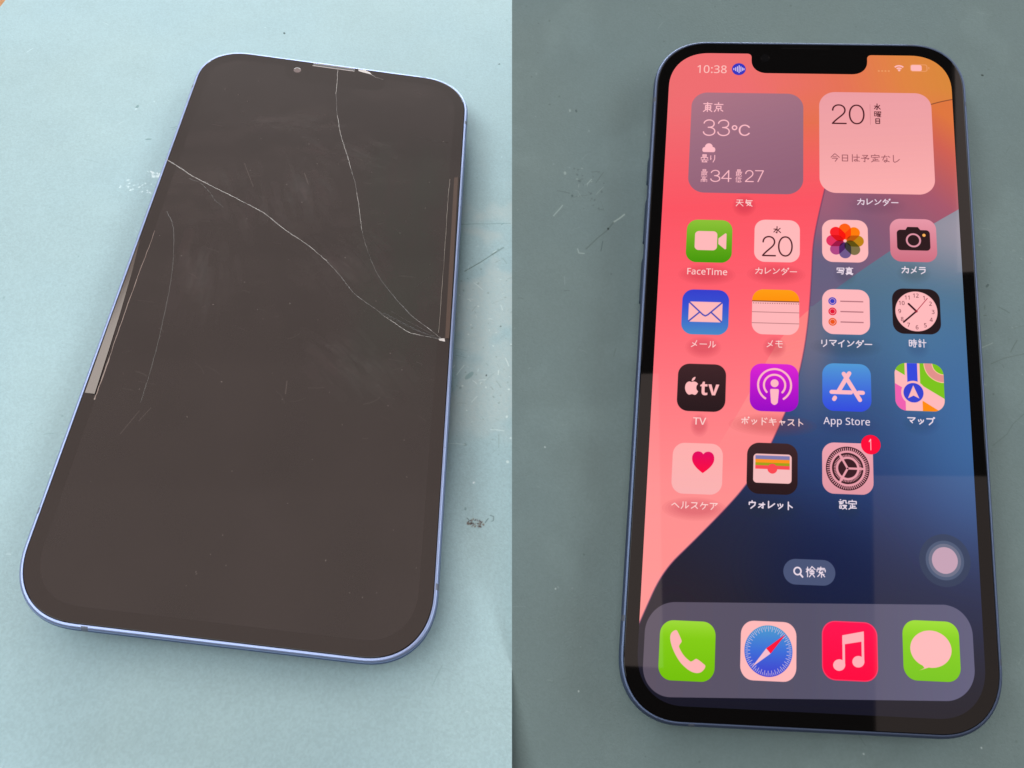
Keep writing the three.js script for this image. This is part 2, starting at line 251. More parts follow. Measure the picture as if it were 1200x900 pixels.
// ------------------------------------------------------------------ the cracked phone
const dustSheenTex = (() => {
  const W = 640, H = 1386, c = canvas(W, H), g = c.getContext('2d'), im = g.createImageData(W, H);
  for (let j = 0; j < H; j++) for (let i = 0; i < W; i++) {
    const x = i / W, y = j / H, n = fbm(x * 5 + 2, y * 9), st = fbm(x * 3 + y * 22, y * 4 - x * 5 + 8), green = smooth(0.34, 0.6, fbm(x * 9 + 19, y * 5 + 3) * 0.6 + 0.4 * vnoise(i * 0.6, j * 0.6)) * smooth(0.66, 0.84, x + 0.06 * vnoise(y * 9, 3)) * smooth(0.1, 0.25, y) * (1 - smooth(0.5, 0.75, y));  // green is a rainbow sheen painted into the display colour
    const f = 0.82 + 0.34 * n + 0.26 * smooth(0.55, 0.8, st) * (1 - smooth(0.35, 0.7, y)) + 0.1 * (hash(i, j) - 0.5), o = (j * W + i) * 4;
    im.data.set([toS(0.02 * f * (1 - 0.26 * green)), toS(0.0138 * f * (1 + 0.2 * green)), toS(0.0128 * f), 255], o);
  }
  g.putImageData(im, 0, 0);
  const px = (mmx, mmy) => [(mmx / SW + 0.5) * W, (0.5 - mmy / SH) * H];
  g.lineCap = 'round';
  for (let i = 0; i < 60; i++) { const x = rnd() * W, y = Math.sqrt(rnd()) * H * 0.75, a = -0.7 + rnd() * 1.6, l = 6 + rnd() * 30; g.strokeStyle = `rgba(150,138,132,${0.04 + rnd() * 0.09})`; g.lineWidth = 0.8 + rnd() * 2; g.beginPath(); g.moveTo(x, y); g.quadraticCurveTo(x + Math.cos(a) * l * 0.6 + 4, y + Math.sin(a) * l * 0.4, x + Math.cos(a) * l, y + Math.sin(a) * l); g.stroke(); }
  for (let i = 0; i < 420; i++) {                                   // greasy wipes: many faint short strokes gathered in a few places
    const [cx, cy, sx, sy, a0] = [[-12, 48, 20, 5, -0.12], [6, 42, 14, 6, 0.3], [-14, 24, 12, 12, 1.2], [-2, 30, 8, 10, 1.1], [-20, 2, 9, 14, 1.5], [8, 8, 12, 12, 0.8], [14, -16, 12, 8, 0.7]][i % 7], u = (rnd() + rnd() - 1), v = (rnd() + rnd() - 1);
    const [px0, py0] = px(cx + u * sx, cy + v * sy), a = a0 + (rnd() - 0.5) * 0.5, l = 14 + rnd() * 60; g.strokeStyle = `rgba(172,156,150,${0.008 + rnd() * 0.018})`; g.lineWidth = 4 + rnd() * 22; g.beginPath(); g.moveTo(px0, py0); g.quadraticCurveTo(px0 + Math.cos(a) * l * 0.5 + 3, py0 + Math.sin(a) * l * 0.5 - 3, px0 + Math.cos(a) * l, py0 + Math.sin(a) * l); g.stroke();
  }
  for (const [x0, y0, x1, y1, w] of [[-17, 33, -13.5, 26, 1.2], [-2.5, 32.5, -1, 29, 1.6], [3, -23.6, 3.2, -26.5, 1.4], [-23.5, -34, -25.6, -39, 1], [-21.5, -33, -23, -36, 1]]) { g.strokeStyle = 'rgba(180,164,156,0.3)'; g.lineWidth = w; g.beginPath(); g.moveTo(...px(x0, y0)); g.lineTo(...px(x1, y1)); g.stroke(); }
  for (let i = 0; i < 90; i++) { g.fillStyle = `rgba(200,188,178,${0.12 + rnd() * 0.4})`; g.beginPath(); g.ellipse(rnd() * W, rnd() * H, 0.6 + rnd() * 1.3, 0.5 + rnd() * 0.7, rnd() * 3, 0, 7); g.fill(); }
  return ctex(c);
})();
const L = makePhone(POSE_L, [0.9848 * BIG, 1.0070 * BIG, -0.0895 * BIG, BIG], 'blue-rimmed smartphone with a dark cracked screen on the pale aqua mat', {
  frame: std({ color: lin(0.055, 0.095, 0.24), metalness: 0.8, roughness: 0.38 }), rim: std({ color: lin(0.36, 0.43, 0.67), metalness: 0.7, roughness: 0.4 }),  // side colour set darker than the rim to carry its shade
  glass: std({ color: lin(0.0145, 0.0095, 0.0085), roughness: 0.07, ior: 1.5 }),
  display: std({ map: dustSheenTex, roughness: 0.075, ior: 1.5 }),
  band: std({ color: lin(0.16, 0.18, 0.24), roughness: 0.55 }), dark: std({ color: lin(0.01, 0.009, 0.009), roughness: 0.5 }),
  trim: std({ color: lin(0.5, 0.4, 0.38), roughness: 0.35 }), lens: std({ color: lin(0.17, 0.12, 0.115), roughness: 0.18 }),
});
const crackM = std({ color: lin(0.38, 0.335, 0.31), roughness: 0.3 }), faintM = std({ color: lin(0.068, 0.054, 0.048), roughness: 0.4 }), paleM = std({ color: lin(0.66, 0.58, 0.55), roughness: 0.3 }), mirrorSliverM = std({ color: lin(0.02, 0.0135, 0.011), roughness: 0.14, ior: 1.85, specularColor: lin(1, 0.8, 0.7) });
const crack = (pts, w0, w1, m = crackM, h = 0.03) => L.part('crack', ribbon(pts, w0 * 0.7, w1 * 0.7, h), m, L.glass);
const dullM = std({ color: lin(0.15, 0.127, 0.115), roughness: 0.3 }), lowM = std({ color: lin(0.012, 0.009, 0.008), roughness: 0.3 });  // crack colours vary to paint glinting and dark stretches
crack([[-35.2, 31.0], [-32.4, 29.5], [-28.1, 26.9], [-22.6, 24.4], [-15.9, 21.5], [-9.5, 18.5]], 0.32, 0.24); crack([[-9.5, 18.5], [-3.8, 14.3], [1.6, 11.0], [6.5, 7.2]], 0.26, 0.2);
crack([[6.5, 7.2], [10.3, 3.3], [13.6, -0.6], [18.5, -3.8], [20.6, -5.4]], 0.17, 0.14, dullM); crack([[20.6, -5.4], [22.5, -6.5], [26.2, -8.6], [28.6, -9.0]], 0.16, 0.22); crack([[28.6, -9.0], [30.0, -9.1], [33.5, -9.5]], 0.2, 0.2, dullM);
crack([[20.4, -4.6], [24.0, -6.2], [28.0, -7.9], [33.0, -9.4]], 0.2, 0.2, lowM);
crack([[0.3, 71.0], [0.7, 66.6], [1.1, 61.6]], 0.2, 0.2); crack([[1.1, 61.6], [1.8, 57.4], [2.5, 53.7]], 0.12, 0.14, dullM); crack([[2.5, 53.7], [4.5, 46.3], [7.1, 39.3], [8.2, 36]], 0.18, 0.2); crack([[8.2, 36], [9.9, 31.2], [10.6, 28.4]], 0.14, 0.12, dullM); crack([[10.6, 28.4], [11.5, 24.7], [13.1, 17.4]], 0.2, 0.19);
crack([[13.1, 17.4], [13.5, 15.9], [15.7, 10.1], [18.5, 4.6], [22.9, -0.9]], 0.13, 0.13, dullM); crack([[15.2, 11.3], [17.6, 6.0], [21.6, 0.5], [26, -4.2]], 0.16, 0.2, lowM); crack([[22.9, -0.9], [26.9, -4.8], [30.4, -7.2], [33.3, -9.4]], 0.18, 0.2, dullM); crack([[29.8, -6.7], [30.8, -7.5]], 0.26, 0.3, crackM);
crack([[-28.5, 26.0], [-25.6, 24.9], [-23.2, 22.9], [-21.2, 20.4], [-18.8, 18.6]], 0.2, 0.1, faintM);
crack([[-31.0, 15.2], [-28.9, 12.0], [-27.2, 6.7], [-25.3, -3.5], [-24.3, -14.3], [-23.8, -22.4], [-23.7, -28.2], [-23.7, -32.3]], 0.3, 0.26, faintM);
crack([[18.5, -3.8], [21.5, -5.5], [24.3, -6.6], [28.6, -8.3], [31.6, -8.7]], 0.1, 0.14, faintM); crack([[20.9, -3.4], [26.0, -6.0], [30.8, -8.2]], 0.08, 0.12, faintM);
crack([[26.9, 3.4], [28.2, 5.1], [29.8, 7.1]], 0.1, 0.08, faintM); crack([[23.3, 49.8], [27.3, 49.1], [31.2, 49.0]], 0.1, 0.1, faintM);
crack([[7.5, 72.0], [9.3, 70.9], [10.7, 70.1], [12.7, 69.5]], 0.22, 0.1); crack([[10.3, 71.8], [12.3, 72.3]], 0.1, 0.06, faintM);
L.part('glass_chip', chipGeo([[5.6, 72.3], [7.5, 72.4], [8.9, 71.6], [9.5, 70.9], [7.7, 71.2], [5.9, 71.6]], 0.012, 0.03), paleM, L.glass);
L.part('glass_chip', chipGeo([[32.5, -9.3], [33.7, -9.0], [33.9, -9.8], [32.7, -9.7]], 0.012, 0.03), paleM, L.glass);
L.part('added_mirror_sliver', sliverGeo([[-34.75, 6.4], [-34.72, -2.7], [-34.7, -13.8], [-34.65, -22], [-34.6, -31.6]], [[-34.6, 6.6], [-33.8, -2.7], [-33.2, -13.8], [-32.9, -22], [-32.6, -31.7]], 0.02, [0.02, 0.03, 0.08, 0.15, 0.24]), mirrorSliverM, L.glass);  // added sliver, tilted so the left panel shows as an edge reflection
L.part('added_mirror_sliver', sliverGeo([[33.4, 37.4], [33.55, 22], [33.7, 6], [33.85, -9]], [[34.35, 37.5], [34.5, 22], [34.65, 6], [34.7, -9]], 0.02, [0.2, 0.22, 0.22, 0.2]), mirrorSliverM, L.glass);  // second added sliver for the reflection on the right bezel
L.part('screen_edge', ribbon([[-32.1, 9.5], [-32.3, -1.6], [-32.4, -15.7], [-32.3, -25.6], [-32.4, -32.8]], 0.1, 0.3, 0.02), std({ color: lin(0.3, 0.21, 0.175), roughness: 0.3 }), L.glass);
L.part('screen_edge', ribbon([[32.4, 36.7], [32.3, 29.6], [32.4, 15.2], [32.4, -7.8]], 0.13, 0.09, 0.02), std({ color: lin(0.3, 0.25, 0.21), roughness: 0.3 }), L.glass);
for (const [x, y, r] of [[-27.9, -70.9, 0.16], [-24.5, -71.9, 0.13], [-30, -69.6, 0.12], [35.2, -33, 0.12]]) { const g = new THREE.SphereGeometry(r, 8, 6); g.scale(1.4, 1, 0.5); g.translate(x, y - 0.6, -0.12); L.part('nick', g, L.root.children.find((c) => c.name === 'antenna_band').material); }

// ------------------------------------------------------------------ lettering drawn by strokes: a 16 x 16 grid, two hex digits per point
const GLYPH = {
  カ: '15e5ddce9c/7176591e', レ: '313d8ae5', ン: '2256/2d8ab7e3', ダ: '612617/54c5a93f/579a/d1e3/f0f2', ー: '18e8', メ: 'c18a2e/46cb', ラ: '22d2/16d6cb5f', モ: '22d2/17e7/717c8ede', リ: '3239/c1ca6f', マ: '12e2b669/579c', イ: 'c18518/767f',
  ポ: '15d5/717e/482c/a8cc/e0f1e2d1e0', ッ: '3649/7588/c6b95e', ド: '515f/56ca/a2b4/d1e3', キ: '25d4/19e8/519f', ャ: '38d7ba/658e', ス: '23c3a82e/89de', ト: '515f/56cb', プ: '13c3b95f/e0f1e2d1e0', ヘ: '1965ed', ル: '424a1f/929ee9', ケ: '522819/46e6/a69b5f', ア: '13e3a7/757a3f', ウ: '7174/2824d4c95f', ォ: '37d7/a4ae8d/a72d',
  は: '313f/56f6/b1be/bb7b6d8ebdfe', な: '15a4/713b/c3f5/a7ad7f5d7beec', し: '414d6fade9', り: '323a48/b1b98f',
  東: '12e2/45c5cb4b45/48c8/707f/6b1f/9bef', 京: '7072/13e3/46b6ba4a46/7a7e/3c1f/bcee', 曇: '40b0b44440/42b2/1816e6e8/767a/1bfb/5b3fcf/addf', 最: '40b0b44440/42b2/16f6/262f/767f/2979/2c7c/1f8e/98e89f/9aef', 高: '7072/12e2/44a4a74744/1f19e9ef/5babae5e5b',
  低: '4017/252f/e162/626e9c/66e6/a3bcee/5fcf', 天: '22d2/17e7/72771f/78ef', 気: '3128/33e3/36c6/28b8bdef/49ae/a94e', 水: '707f5e/16661d/d498/88ee', 曜: '12525d1d12/1757/72a2a575/b2f2f5b5/9679/878f/88f8/8aea/8cec/8fff/c8cf', 日: '32c2ce3e32/38c8',
  今: '7017/80f7/56a6/39c98f', 予: '32c287/5597/18e8ca/787f5e', 定: '7072/1612e2e6/36c6/767d/7aca/494d1f/4deded', 写: '1612e2e6/5448d8ce9e/56c6/1bab', 真: '12e2/7073/34b4bb3b34/36b6/39b9/1ded/4e2f/aedf', 時: '12525d1d12/1757/a0a6/73e3/66f6/69f9/c7cf9f/8b9d',
  計: '3040/1363/2555/2757/2a5a5e2e2a/76f6/b0bf', 設: '3040/1363/2555/2757/2a5a5e2e2a/818566/81d1d5f5/79e9bd7f/89ef', 検: '1464/313f/3518/3566/a074/a0f4/85c5/77d7da7a77/a5aa/aa6f/aaef', 索: '7074/22d2/1714e4e7/7448a8/a759cb/8a8f/5b2e/abde',
};
const DIGIT = { 2: 'M1 4C1 -1.3 9 -1.3 9 4C9 7.4 4 9.5 .8 14L9.6 14', 0: 'M5.2 0C-1 0 -1 14 5.2 14C11.4 14 11.4 0 5.2 0Z', 3: 'M1 3C1.8 -1 9 -1 9 3.5C9 6 7 6.8 4.4 6.8C8 6.8 9.7 8.4 9.7 10.4C9.7 15.2 1.3 15.2 .7 11', 4: 'M7.4 14L7.4 0L.4 10L10 10', 7: 'M.5 0L9.3 0L3.5 14', C: 'M9.4 3C7 -1.6 .5 -.4 .5 7C.5 14.4 7 15.6 9.4 11', 1: 'M1.5 3L4.6 0L4.6 14' };

// ------------------------------------------------------------------ the picture on the lit screen (390 x 844 points)
const KX = 2.4, screenCanvas = canvas(936, 2026);
(() => {
  const g = screenCanvas.getContext('2d'), PINK = '#ffb9ba', rgb = (r, q, b, a = 1) => `rgba(${r},${q},${b},${a})`;
  g.scale(KX, KX); g.lineCap = g.lineJoin = 'round';
  const grad = (x0, y0, x1, y1, ...st) => { const q = g.createLinearGradient(x0, y0, x1, y1); st.forEach(([t, c]) => q.addColorStop(t, c)); return q; };
  const path = (pts) => { g.beginPath(); g.moveTo(...pts[0]); for (let i = 1; i + 1 < pts.length; i++) g.quadraticCurveTo(pts[i][0], pts[i][1], (pts[i][0] + pts[i + 1][0]) / 2, (pts[i][1] + pts[i + 1][1]) / 2); g.lineTo(...pts[pts.length - 1]); };
  const rr = (x, y, w, h, r, f) => { g.beginPath(); g.roundRect(x, y, w, h, r); g.fillStyle = f; g.fill(); };
  const disc = (x, y, r, f) => { g.beginPath(); g.arc(x, y, r, 0, 7); g.fillStyle = f; g.fill(); };
  // wallpaper
  g.fillStyle = grad(0, 0, 60, 800, [0, rgb(238, 110, 112)], [0.12, rgb(240, 108, 112)], [0.3, rgb(252, 84, 98)], [0.45, rgb(255, 96, 110)], [0.6, rgb(255, 120, 128)], [0.75, rgb(255, 142, 143)], [1, rgb(255, 150, 146)]); g.fillRect(0, 0, 390, 844);
  g.fillStyle = grad(100, 60, 390, -10, [0, rgb(230, 115, 88, 0)], [0.45, rgb(229, 114, 84, 0.9)], [0.75, rgb(224, 132, 66)], [1, rgb(216, 136, 55)]); g.fillRect(0, 0, 390, 110);
  g.fillStyle = grad(0, 50, 0, 225, [0, rgb(228, 118, 78, 0)], [0.35, rgb(228, 112, 72, 0.75)], [1, rgb(246, 84, 88, 0)]); g.fillRect(150, 50, 240, 175);
  const A = [[216, 205], [208, 240], [199.5, 285], [198, 330], [194, 390], [187, 440], [175, 487], [160, 522], [142, 563], [122, 595], [103, 619], [60, 665], [24, 701], [3, 752], [-6, 775]];
  const dark = () => { path(A); g.lineTo(-6, 860); g.lineTo(400, 860); g.lineTo(400, 66); g.quadraticCurveTo(378, 71, 358, 77.5); g.lineTo(352, 205); g.closePath(); };
  // the lighter salmon sheet, then the blue side
  g.save(); g.beginPath(); g.moveTo(200, 371); g.quadraticCurveTo(160, 405, 140, 448); g.quadraticCurveTo(112, 505, 84, 553); g.lineTo(-6, 680); g.lineTo(-6, 800); g.lineTo(200, 800); g.closePath(); g.clip();
  g.fillStyle = grad(90, 420, 130, 560, [0, rgb(255, 132, 130, 0.95)], [0.6, rgb(255, 142, 142, 0.8)], [1, rgb(255, 146, 144, 0)]); g.fillRect(-6, 360, 220, 440); g.restore();
  const glow = (x, y, rx, ry, r, q, b, a) => { g.save(); g.translate(x, y); g.scale(rx, ry); const f = g.createRadialGradient(0, 0, 0, 0, 0, 1); for (let i = 0; i <= 8; i++) f.addColorStop(i / 8, rgb(r, q, b, a * (0.5 + 0.5 * Math.cos((Math.PI * i) / 8)))); g.fillStyle = f; g.fillRect(-1, -1, 2, 2); g.restore(); };
  g.save(); dark(); g.clip();
  g.fillStyle = grad(215, 320, 400, 112, [0, rgb(108, 94, 124)], [0.35, rgb(138, 90, 116)], [0.62, rgb(168, 88, 108)], [0.85, rgb(208, 96, 82)], [1.0, rgb(223, 118, 62)]); g.fillRect(-10, 60, 420, 840);
  glow(214, 216, 60, 110, 168, 96, 118, 0.75); glow(214, 320, 60, 70, 98, 98, 128, 0.5);
  g.beginPath(); g.moveTo(392, 231); g.quadraticCurveTo(296, 290, 199, 371); g.lineTo(-10, 371); g.lineTo(-10, 880); g.lineTo(400, 880); g.closePath(); g.save(); g.clip();
  g.fillStyle = grad(300, 240, 170, 790, [0, rgb(112, 128, 144)], [0.2, rgb(82, 112, 138)], [0.4, rgb(60, 90, 134)], [0.62, rgb(40, 62, 112)], [0.8, rgb(26, 36, 72)], [1, rgb(20, 20, 38)]); g.fillRect(-10, 200, 420, 690);
  glow(392, 262, 120, 100, 180, 160, 172, 0.6); glow(345, 410, 130, 120, 76, 128, 168, 0.45); glow(400, 520, 150, 210, 66, 112, 168, 0.75);
  glow(196, 400, 46, 150, 128, 112, 128, 0.7); glow(40, 740, 190, 190, 40, 33, 44, 0.95); glow(110, 650, 130, 110, 36, 38, 62, 0.6); glow(210, 690, 120, 100, 18, 26, 66, 0.5);
  g.fillStyle = grad(0, 740, 0, 844, [0, rgb(18, 20, 40, 0)], [1, rgb(17, 16, 32, 0.85)]); g.fillRect(-10, 740, 420, 110); g.restore();
  g.restore();
  path(A); g.strokeStyle = rgb(90, 50, 90, 0.45); g.lineWidth = 2; g.stroke();
  path([[392, 68], [376, 71.5], [358, 77.5]]); g.strokeStyle = rgb(120, 62, 40, 0.8); g.lineWidth = 1.4; g.stroke();
  // lettering
  const glyph = (ch, x, y, s, w, color) => { g.strokeStyle = color; g.lineWidth = w; for (const st of GLYPH[ch].split('/')) { g.beginPath(); for (let i = 0; i + 1 < st.length; i += 2) { const px = x + (parseInt(st[i], 16) / 15) * s[0], py = y + (parseInt(st[i + 1], 16) / 15) * s[1]; i ? g.lineTo(px, py) : g.moveTo(px, py); } g.stroke(); } };
  const kana = (text, x0, y, x1, h, w, color) => { const n = text.length, step = (x1 - x0) / (n - 0.1); [...text].forEach((ch, i) => glyph(ch, x0 + i * step, y, [step * 0.88, h], w, color)); };
  const digits = (text, x, y, cw, h, gap, w, color) => [...text].forEach((ch, i) => { g.save(); g.translate(x + i * (cw + gap), y); g.scale(cw / 10, h / 14); g.lineWidth = (w * 14) / h; g.strokeStyle = color; g.stroke(new Path2D(DIGIT[ch])); g.restore(); });
  const latin = (text, x0, y, x1, px, color, weight = '') => { g.save(); g.font = `${weight} ${px}px sans-serif`; g.fillStyle = color; const w = g.measureText(text).width; g.translate(x0, y); g.scale((x1 - x0) / w, 1); g.fillText(text, 0, 0); g.restore(); };
  const soft = (x, y, w, h, c) => { for (let i = 6; i > 0; i--) { g.beginPath(); g.ellipse(x, y, w * (0.5 + i * 0.11), h * (0.5 + i * 0.2), 0, 0, 7); g.fillStyle = c; g.fill(); } };
  const LABEL = rgb(255, 214, 210), ON = rgb(238, 220, 232);
  const caption = (text, x0, y0, x1, h, c = LABEL, w = 1.1, shade = rgb(150, 30, 50, 0.05)) => { soft((x0 + x1) / 2, y0 + h, (x1 - x0) * 0.6, h * 0.9, shade); if (/[A-Z]/.test(text)) latin(text, x0, y0 + h * 0.95, x1, h * 1.3, c); else kana(text, x0, y0, x1, h, w, c); };
  // status bar
  latin('10:38', 37.2, 32.5, 80.8, 17.5, rgb(255, 196, 190));
  disc(96.9, 25.2, 9.6, rgb(52, 52, 190)); g.strokeStyle = '#d9c4ee'; g.lineWidth = 1.5;
  for (const [dx, h] of [[-7, 1], [-4.5, 2.4], [-2, 3.8], [0.4, 5.6], [2.8, 3.8], [5.2, 2.2], [7.2, 1]]) { g.beginPath(); g.moveTo(96.9 + dx, 25.2 - h); g.lineTo(96.9 + dx, 25.2 + h); g.stroke(); }
  g.strokeStyle = PINK; g.lineWidth = 2.4; g.lineCap = 'butt'; for (const r of [4.4, 8.2]) { g.beginPath(); g.arc(319.4, 24.6, r, -2.36, -0.78); g.stroke(); } g.lineCap = 'round'; disc(319.4, 23.6, 1.7, PINK);
  for (let i = 0; i < 4; i++) rr(290 + i * 4.6, 24, 2.6, 2.2, 1, rgb(240, 165, 110, 0.8));
  rr(334.5, 13.8, 24, 11.6, 3.4, rgb(236, 156, 104, 0.9)); rr(336, 15, 21, 9.2, 2.4, rgb(222, 134, 66)); rr(335.6, 14.8, 15, 9.6, 2.6, PINK); rr(359.6, 17.6, 1.5, 4, 0.8, rgb(236, 156, 104, 0.9));
  // widgets
  rr(32.9, 63.2, 154, 152.4, 22, grad(40, 62, 90, 216, [0, rgb(172, 118, 134)], [0.5, rgb(156, 108, 128)], [1, rgb(146, 98, 120)]));
  const WT = rgb(255, 190, 198); kana('東京', 48.8, 79, 77.5, 14, 1.5, WT); digits('33', 49.6, 106, 17.2, 23.6, 2.6, 1.7, WT); g.strokeStyle = WT; g.lineWidth = 1.9; g.beginPath(); g.arc(93.2, 117.4, 3, 0, 7); g.stroke(); digits('C', 99.4, 113, 14.6, 16.2, 0, 1.8, WT);
  disc(54.2, 151.3, 3.9, WT); disc(59, 147.2, 5.2, WT); disc(64.2, 151.2, 3.8, WT); rr(50.4, 150.4, 17.4, 4.9, 2.4, WT);
  kana('曇り', 48.6, 159.2, 70.4, 11, 1.15, WT); kana('最', 49.8, 181.4, 58.8, 8.6, 0.8, WT); kana('高', 49.8, 191.2, 58.8, 8.6, 0.8, WT); digits('34', 62.4, 182.4, 13.2, 16.4, 1.7, 1.4, WT); kana('最', 96.4, 180.8, 105.2, 8.6, 0.8, WT); kana('低', 96.4, 190.6, 105.2, 8.6, 0.8, WT); digits('27', 108.8, 181.8, 12, 16.2, 1.6, 1.4, WT);
  rr(208.6, 59.6, 152.6, 152.6, 22, grad(240, 60, 250, 212, [0, rgb(236, 158, 164)], [0.5, rgb(242, 164, 166)], [1, rgb(252, 174, 174)]));
  const INK = rgb(70, 22, 30); digits('20', 225, 79.6, 20.8, 28.6, 3, 2, INK); g.strokeStyle = rgb(190, 110, 120, 0.6); g.lineWidth = 0.7; g.beginPath(); g.moveTo(278, 78); g.lineTo(278, 109); g.stroke();
  kana('水', 283.4, 77, 292.6, 8.8, 1.1, INK); kana('曜', 283.2, 88, 292.6, 9, 0.85, INK); kana('日', 283.6, 99, 292.4, 8.8, 1.1, INK); kana('今日は予定なし', 223.4, 154.4, 316.4, 11.2, 1.05, rgb(150, 84, 92));
  caption('天気', 97.6, 224, 120.4, 10); caption('カレンダー', 258, 219.4, 312.4, 9.6, ON, 1.3, rgb(70, 30, 60, 0.03));
  // icons
  const tile = (x, y, s, f) => { rr(x - s / 2, y - s / 2, s, s, s * 0.235, f); g.save(); g.beginPath(); g.roundRect(x - s / 2, y - s / 2, s, s, s * 0.235); g.clip(); g.translate(x, y); g.scale(s / 60, s / 60); };
  const end = () => g.restore(), poly = (pts, f) => { g.beginPath(); pts.forEach((p, i) => (i ? g.lineTo(...p) : g.moveTo(...p))); g.closePath(); g.fillStyle = f; g.fill(); };
  const stroke = (pts, c, w) => { g.beginPath(); pts.forEach((p, i) => (i ? g.lineTo(...p) : g.moveTo(...p))); g.strokeStyle = c; g.lineWidth = w; g.stroke(); };
  tile(64.2, 285, 60, grad(64, 256, 64, 314, [0, rgb(140, 194, 54)], [1, rgb(70, 152, 0)])); rr(-19, -14, 29.5, 27, 5.5, PINK); poly([[12, -4], [21, -11.5], [22.6, -10.6], [22.6, 10.4], [21, 11.4], [12, 4]], PINK); end();
  tile(153, 282.6, 59.4, PINK); end(); kana('水', 148, 262.4, 158.4, 9, 1.1, INK); digits('20', 133, 276.8, 18.6, 26.6, 2.6, 1.9, INK);
  tile(241.3, 280.4, 59.6, rgb(255, 186, 186)); g.globalCompositeOperation = 'multiply';
  [[255, 130, 10], [255, 168, 0], [190, 178, 20], [126, 152, 96], [112, 120, 190], [176, 96, 180], [226, 64, 130], [250, 40, 50]].forEach((c, i) => { g.save(); g.rotate((i * Math.PI) / 4); g.beginPath(); g.roundRect(-7.8, -24.5, 15.6, 22.5, 7.8); g.fillStyle = rgb(...c); g.fill(); g.restore(); }); g.globalCompositeOperation = 'source-over'; disc(0, 0, 1.6, PINK); end();
  tile(329.5, 277.4, 60, grad(329, 248, 329, 307, [0, rgb(232, 152, 168)], [1, rgb(206, 112, 130)])); rr(-21, -14.5, 42.6, 28.6, 5, rgb(44, 22, 26)); poly([[-10, -14], [-7, -18.6], [6.4, -18.6], [10, -14]], rgb(44, 22, 26)); g.strokeStyle = rgb(226, 150, 166); g.lineWidth = 2.4; g.beginPath(); g.arc(0.2, 0, 8.6, 0, 7); g.stroke(); disc(14, -7.4, 2.2, rgb(255, 180, 90)); end();
  tile(62.5, 382.6, 60, grad(62, 353, 62, 412, [0, rgb(52, 62, 204)], [0.3, rgb(54, 76, 208)], [1, rgb(72, 138, 198)])); rr(-21.4, -13.6, 43.2, 27, 2.6, PINK); stroke([[-20.6, -12.6], [-3, 3.6], [0.2, 5.2], [3.4, 3.6], [20.8, -12.6]], rgb(78, 78, 178), 1.9); stroke([[-20.6, 12.4], [-7.4, 0.4]], rgb(78, 78, 178), 1.9); stroke([[20.8, 12.4], [7.6, 0.4]], rgb(78, 78, 178), 1.9); end();
  tile(152.1, 380, 60, rgb(255, 182, 184)); g.fillStyle = grad(0, -30, 0, -14, [0, rgb(255, 158, 12)], [1, rgb(255, 144, 0)]); g.fillRect(-30, -30, 60, 15.4); g.fillStyle = rgb(120, 62, 50); g.fillRect(-30, -14.8, 60, 1.3); for (let i = -28; i < 30; i += 3) disc(i, -11.4, 0.7, rgb(150, 96, 98)); g.fillStyle = rgb(176, 116, 120); g.fillRect(-30, 0, 60, 0.9); g.fillRect(-30, 14.6, 60, 0.9); end();
  tile(241.2, 377.2, 60, rgb(254, 184, 188)); [[-13.8, [52, 58, 190]], [0, [226, 16, 50]], [13.8, [236, 84, 22]]].forEach(([y, c]) => { g.strokeStyle = rgb(...c); g.lineWidth = 1.4; g.beginPath(); g.arc(-17, y, 4.4, 0, 7); g.stroke(); disc(-17, y, 3, rgb(...c)); g.fillStyle = rgb(176, 112, 122); g.fillRect(-7, y - 0.8, 29, 1.5); }); end();
  tile(329.8, 374.1, 60, rgb(36, 20, 24)); disc(0, 0, 26.4, rgb(255, 186, 188)); g.fillStyle = rgb(80, 26, 36); g.font = '7.4px sans-serif'; g.textAlign = 'center'; for (let i = 1; i < 13; i++) g.fillText(String(i), Math.sin((i * Math.PI) / 6) * 21, 2.7 - Math.cos((i * Math.PI) / 6) * 21); g.textAlign = 'left'; stroke([[0, 0], [-9.4, -9.6]], rgb(50, 10, 22), 2.4); stroke([[0, 0], [-16.4, 14.6]], rgb(50, 10, 22), 2); stroke([[0, 0], [14.4, -17.6]], rgb(170, 40, 60), 0.9); disc(0, 0, 1.6, rgb(150, 30, 50)); end();
  tile(61.4, 481, 60, grad(61, 451, 61, 511, [0, rgb(62, 34, 38)], [1, rgb(38, 20, 24)]));
  g.fillStyle = rgb(255, 186, 186); g.fill(new Path2D('M-13 -6.6C-15.6 -8.4 -20.6 -6.6 -20.6 .6C-20.6 5 -17.4 9.6 -15 9.6C-13.6 9.6 -13.2 8.8 -11.6 8.8C-10 8.8 -9.6 9.6 -8.2 9.6C-6.4 9.6 -4.8 7 -4 4.8C-7.4 3 -7 -2.6 -4.4 -4.2C-6.4 -7.4 -10 -8 -13 -6.6Z')); g.fill(new Path2D('M-12.6 -7.6C-13 -10.6 -10.6 -13.2 -8 -13.4C-7.8 -10.6 -9.8 -8 -12.6 -7.6Z'));
  g.save(); g.scale(1, 1.02); latin('tv', -2.2, 9.6, 22, 25, rgb(255, 186, 186), 'bold'); g.restore(); end();
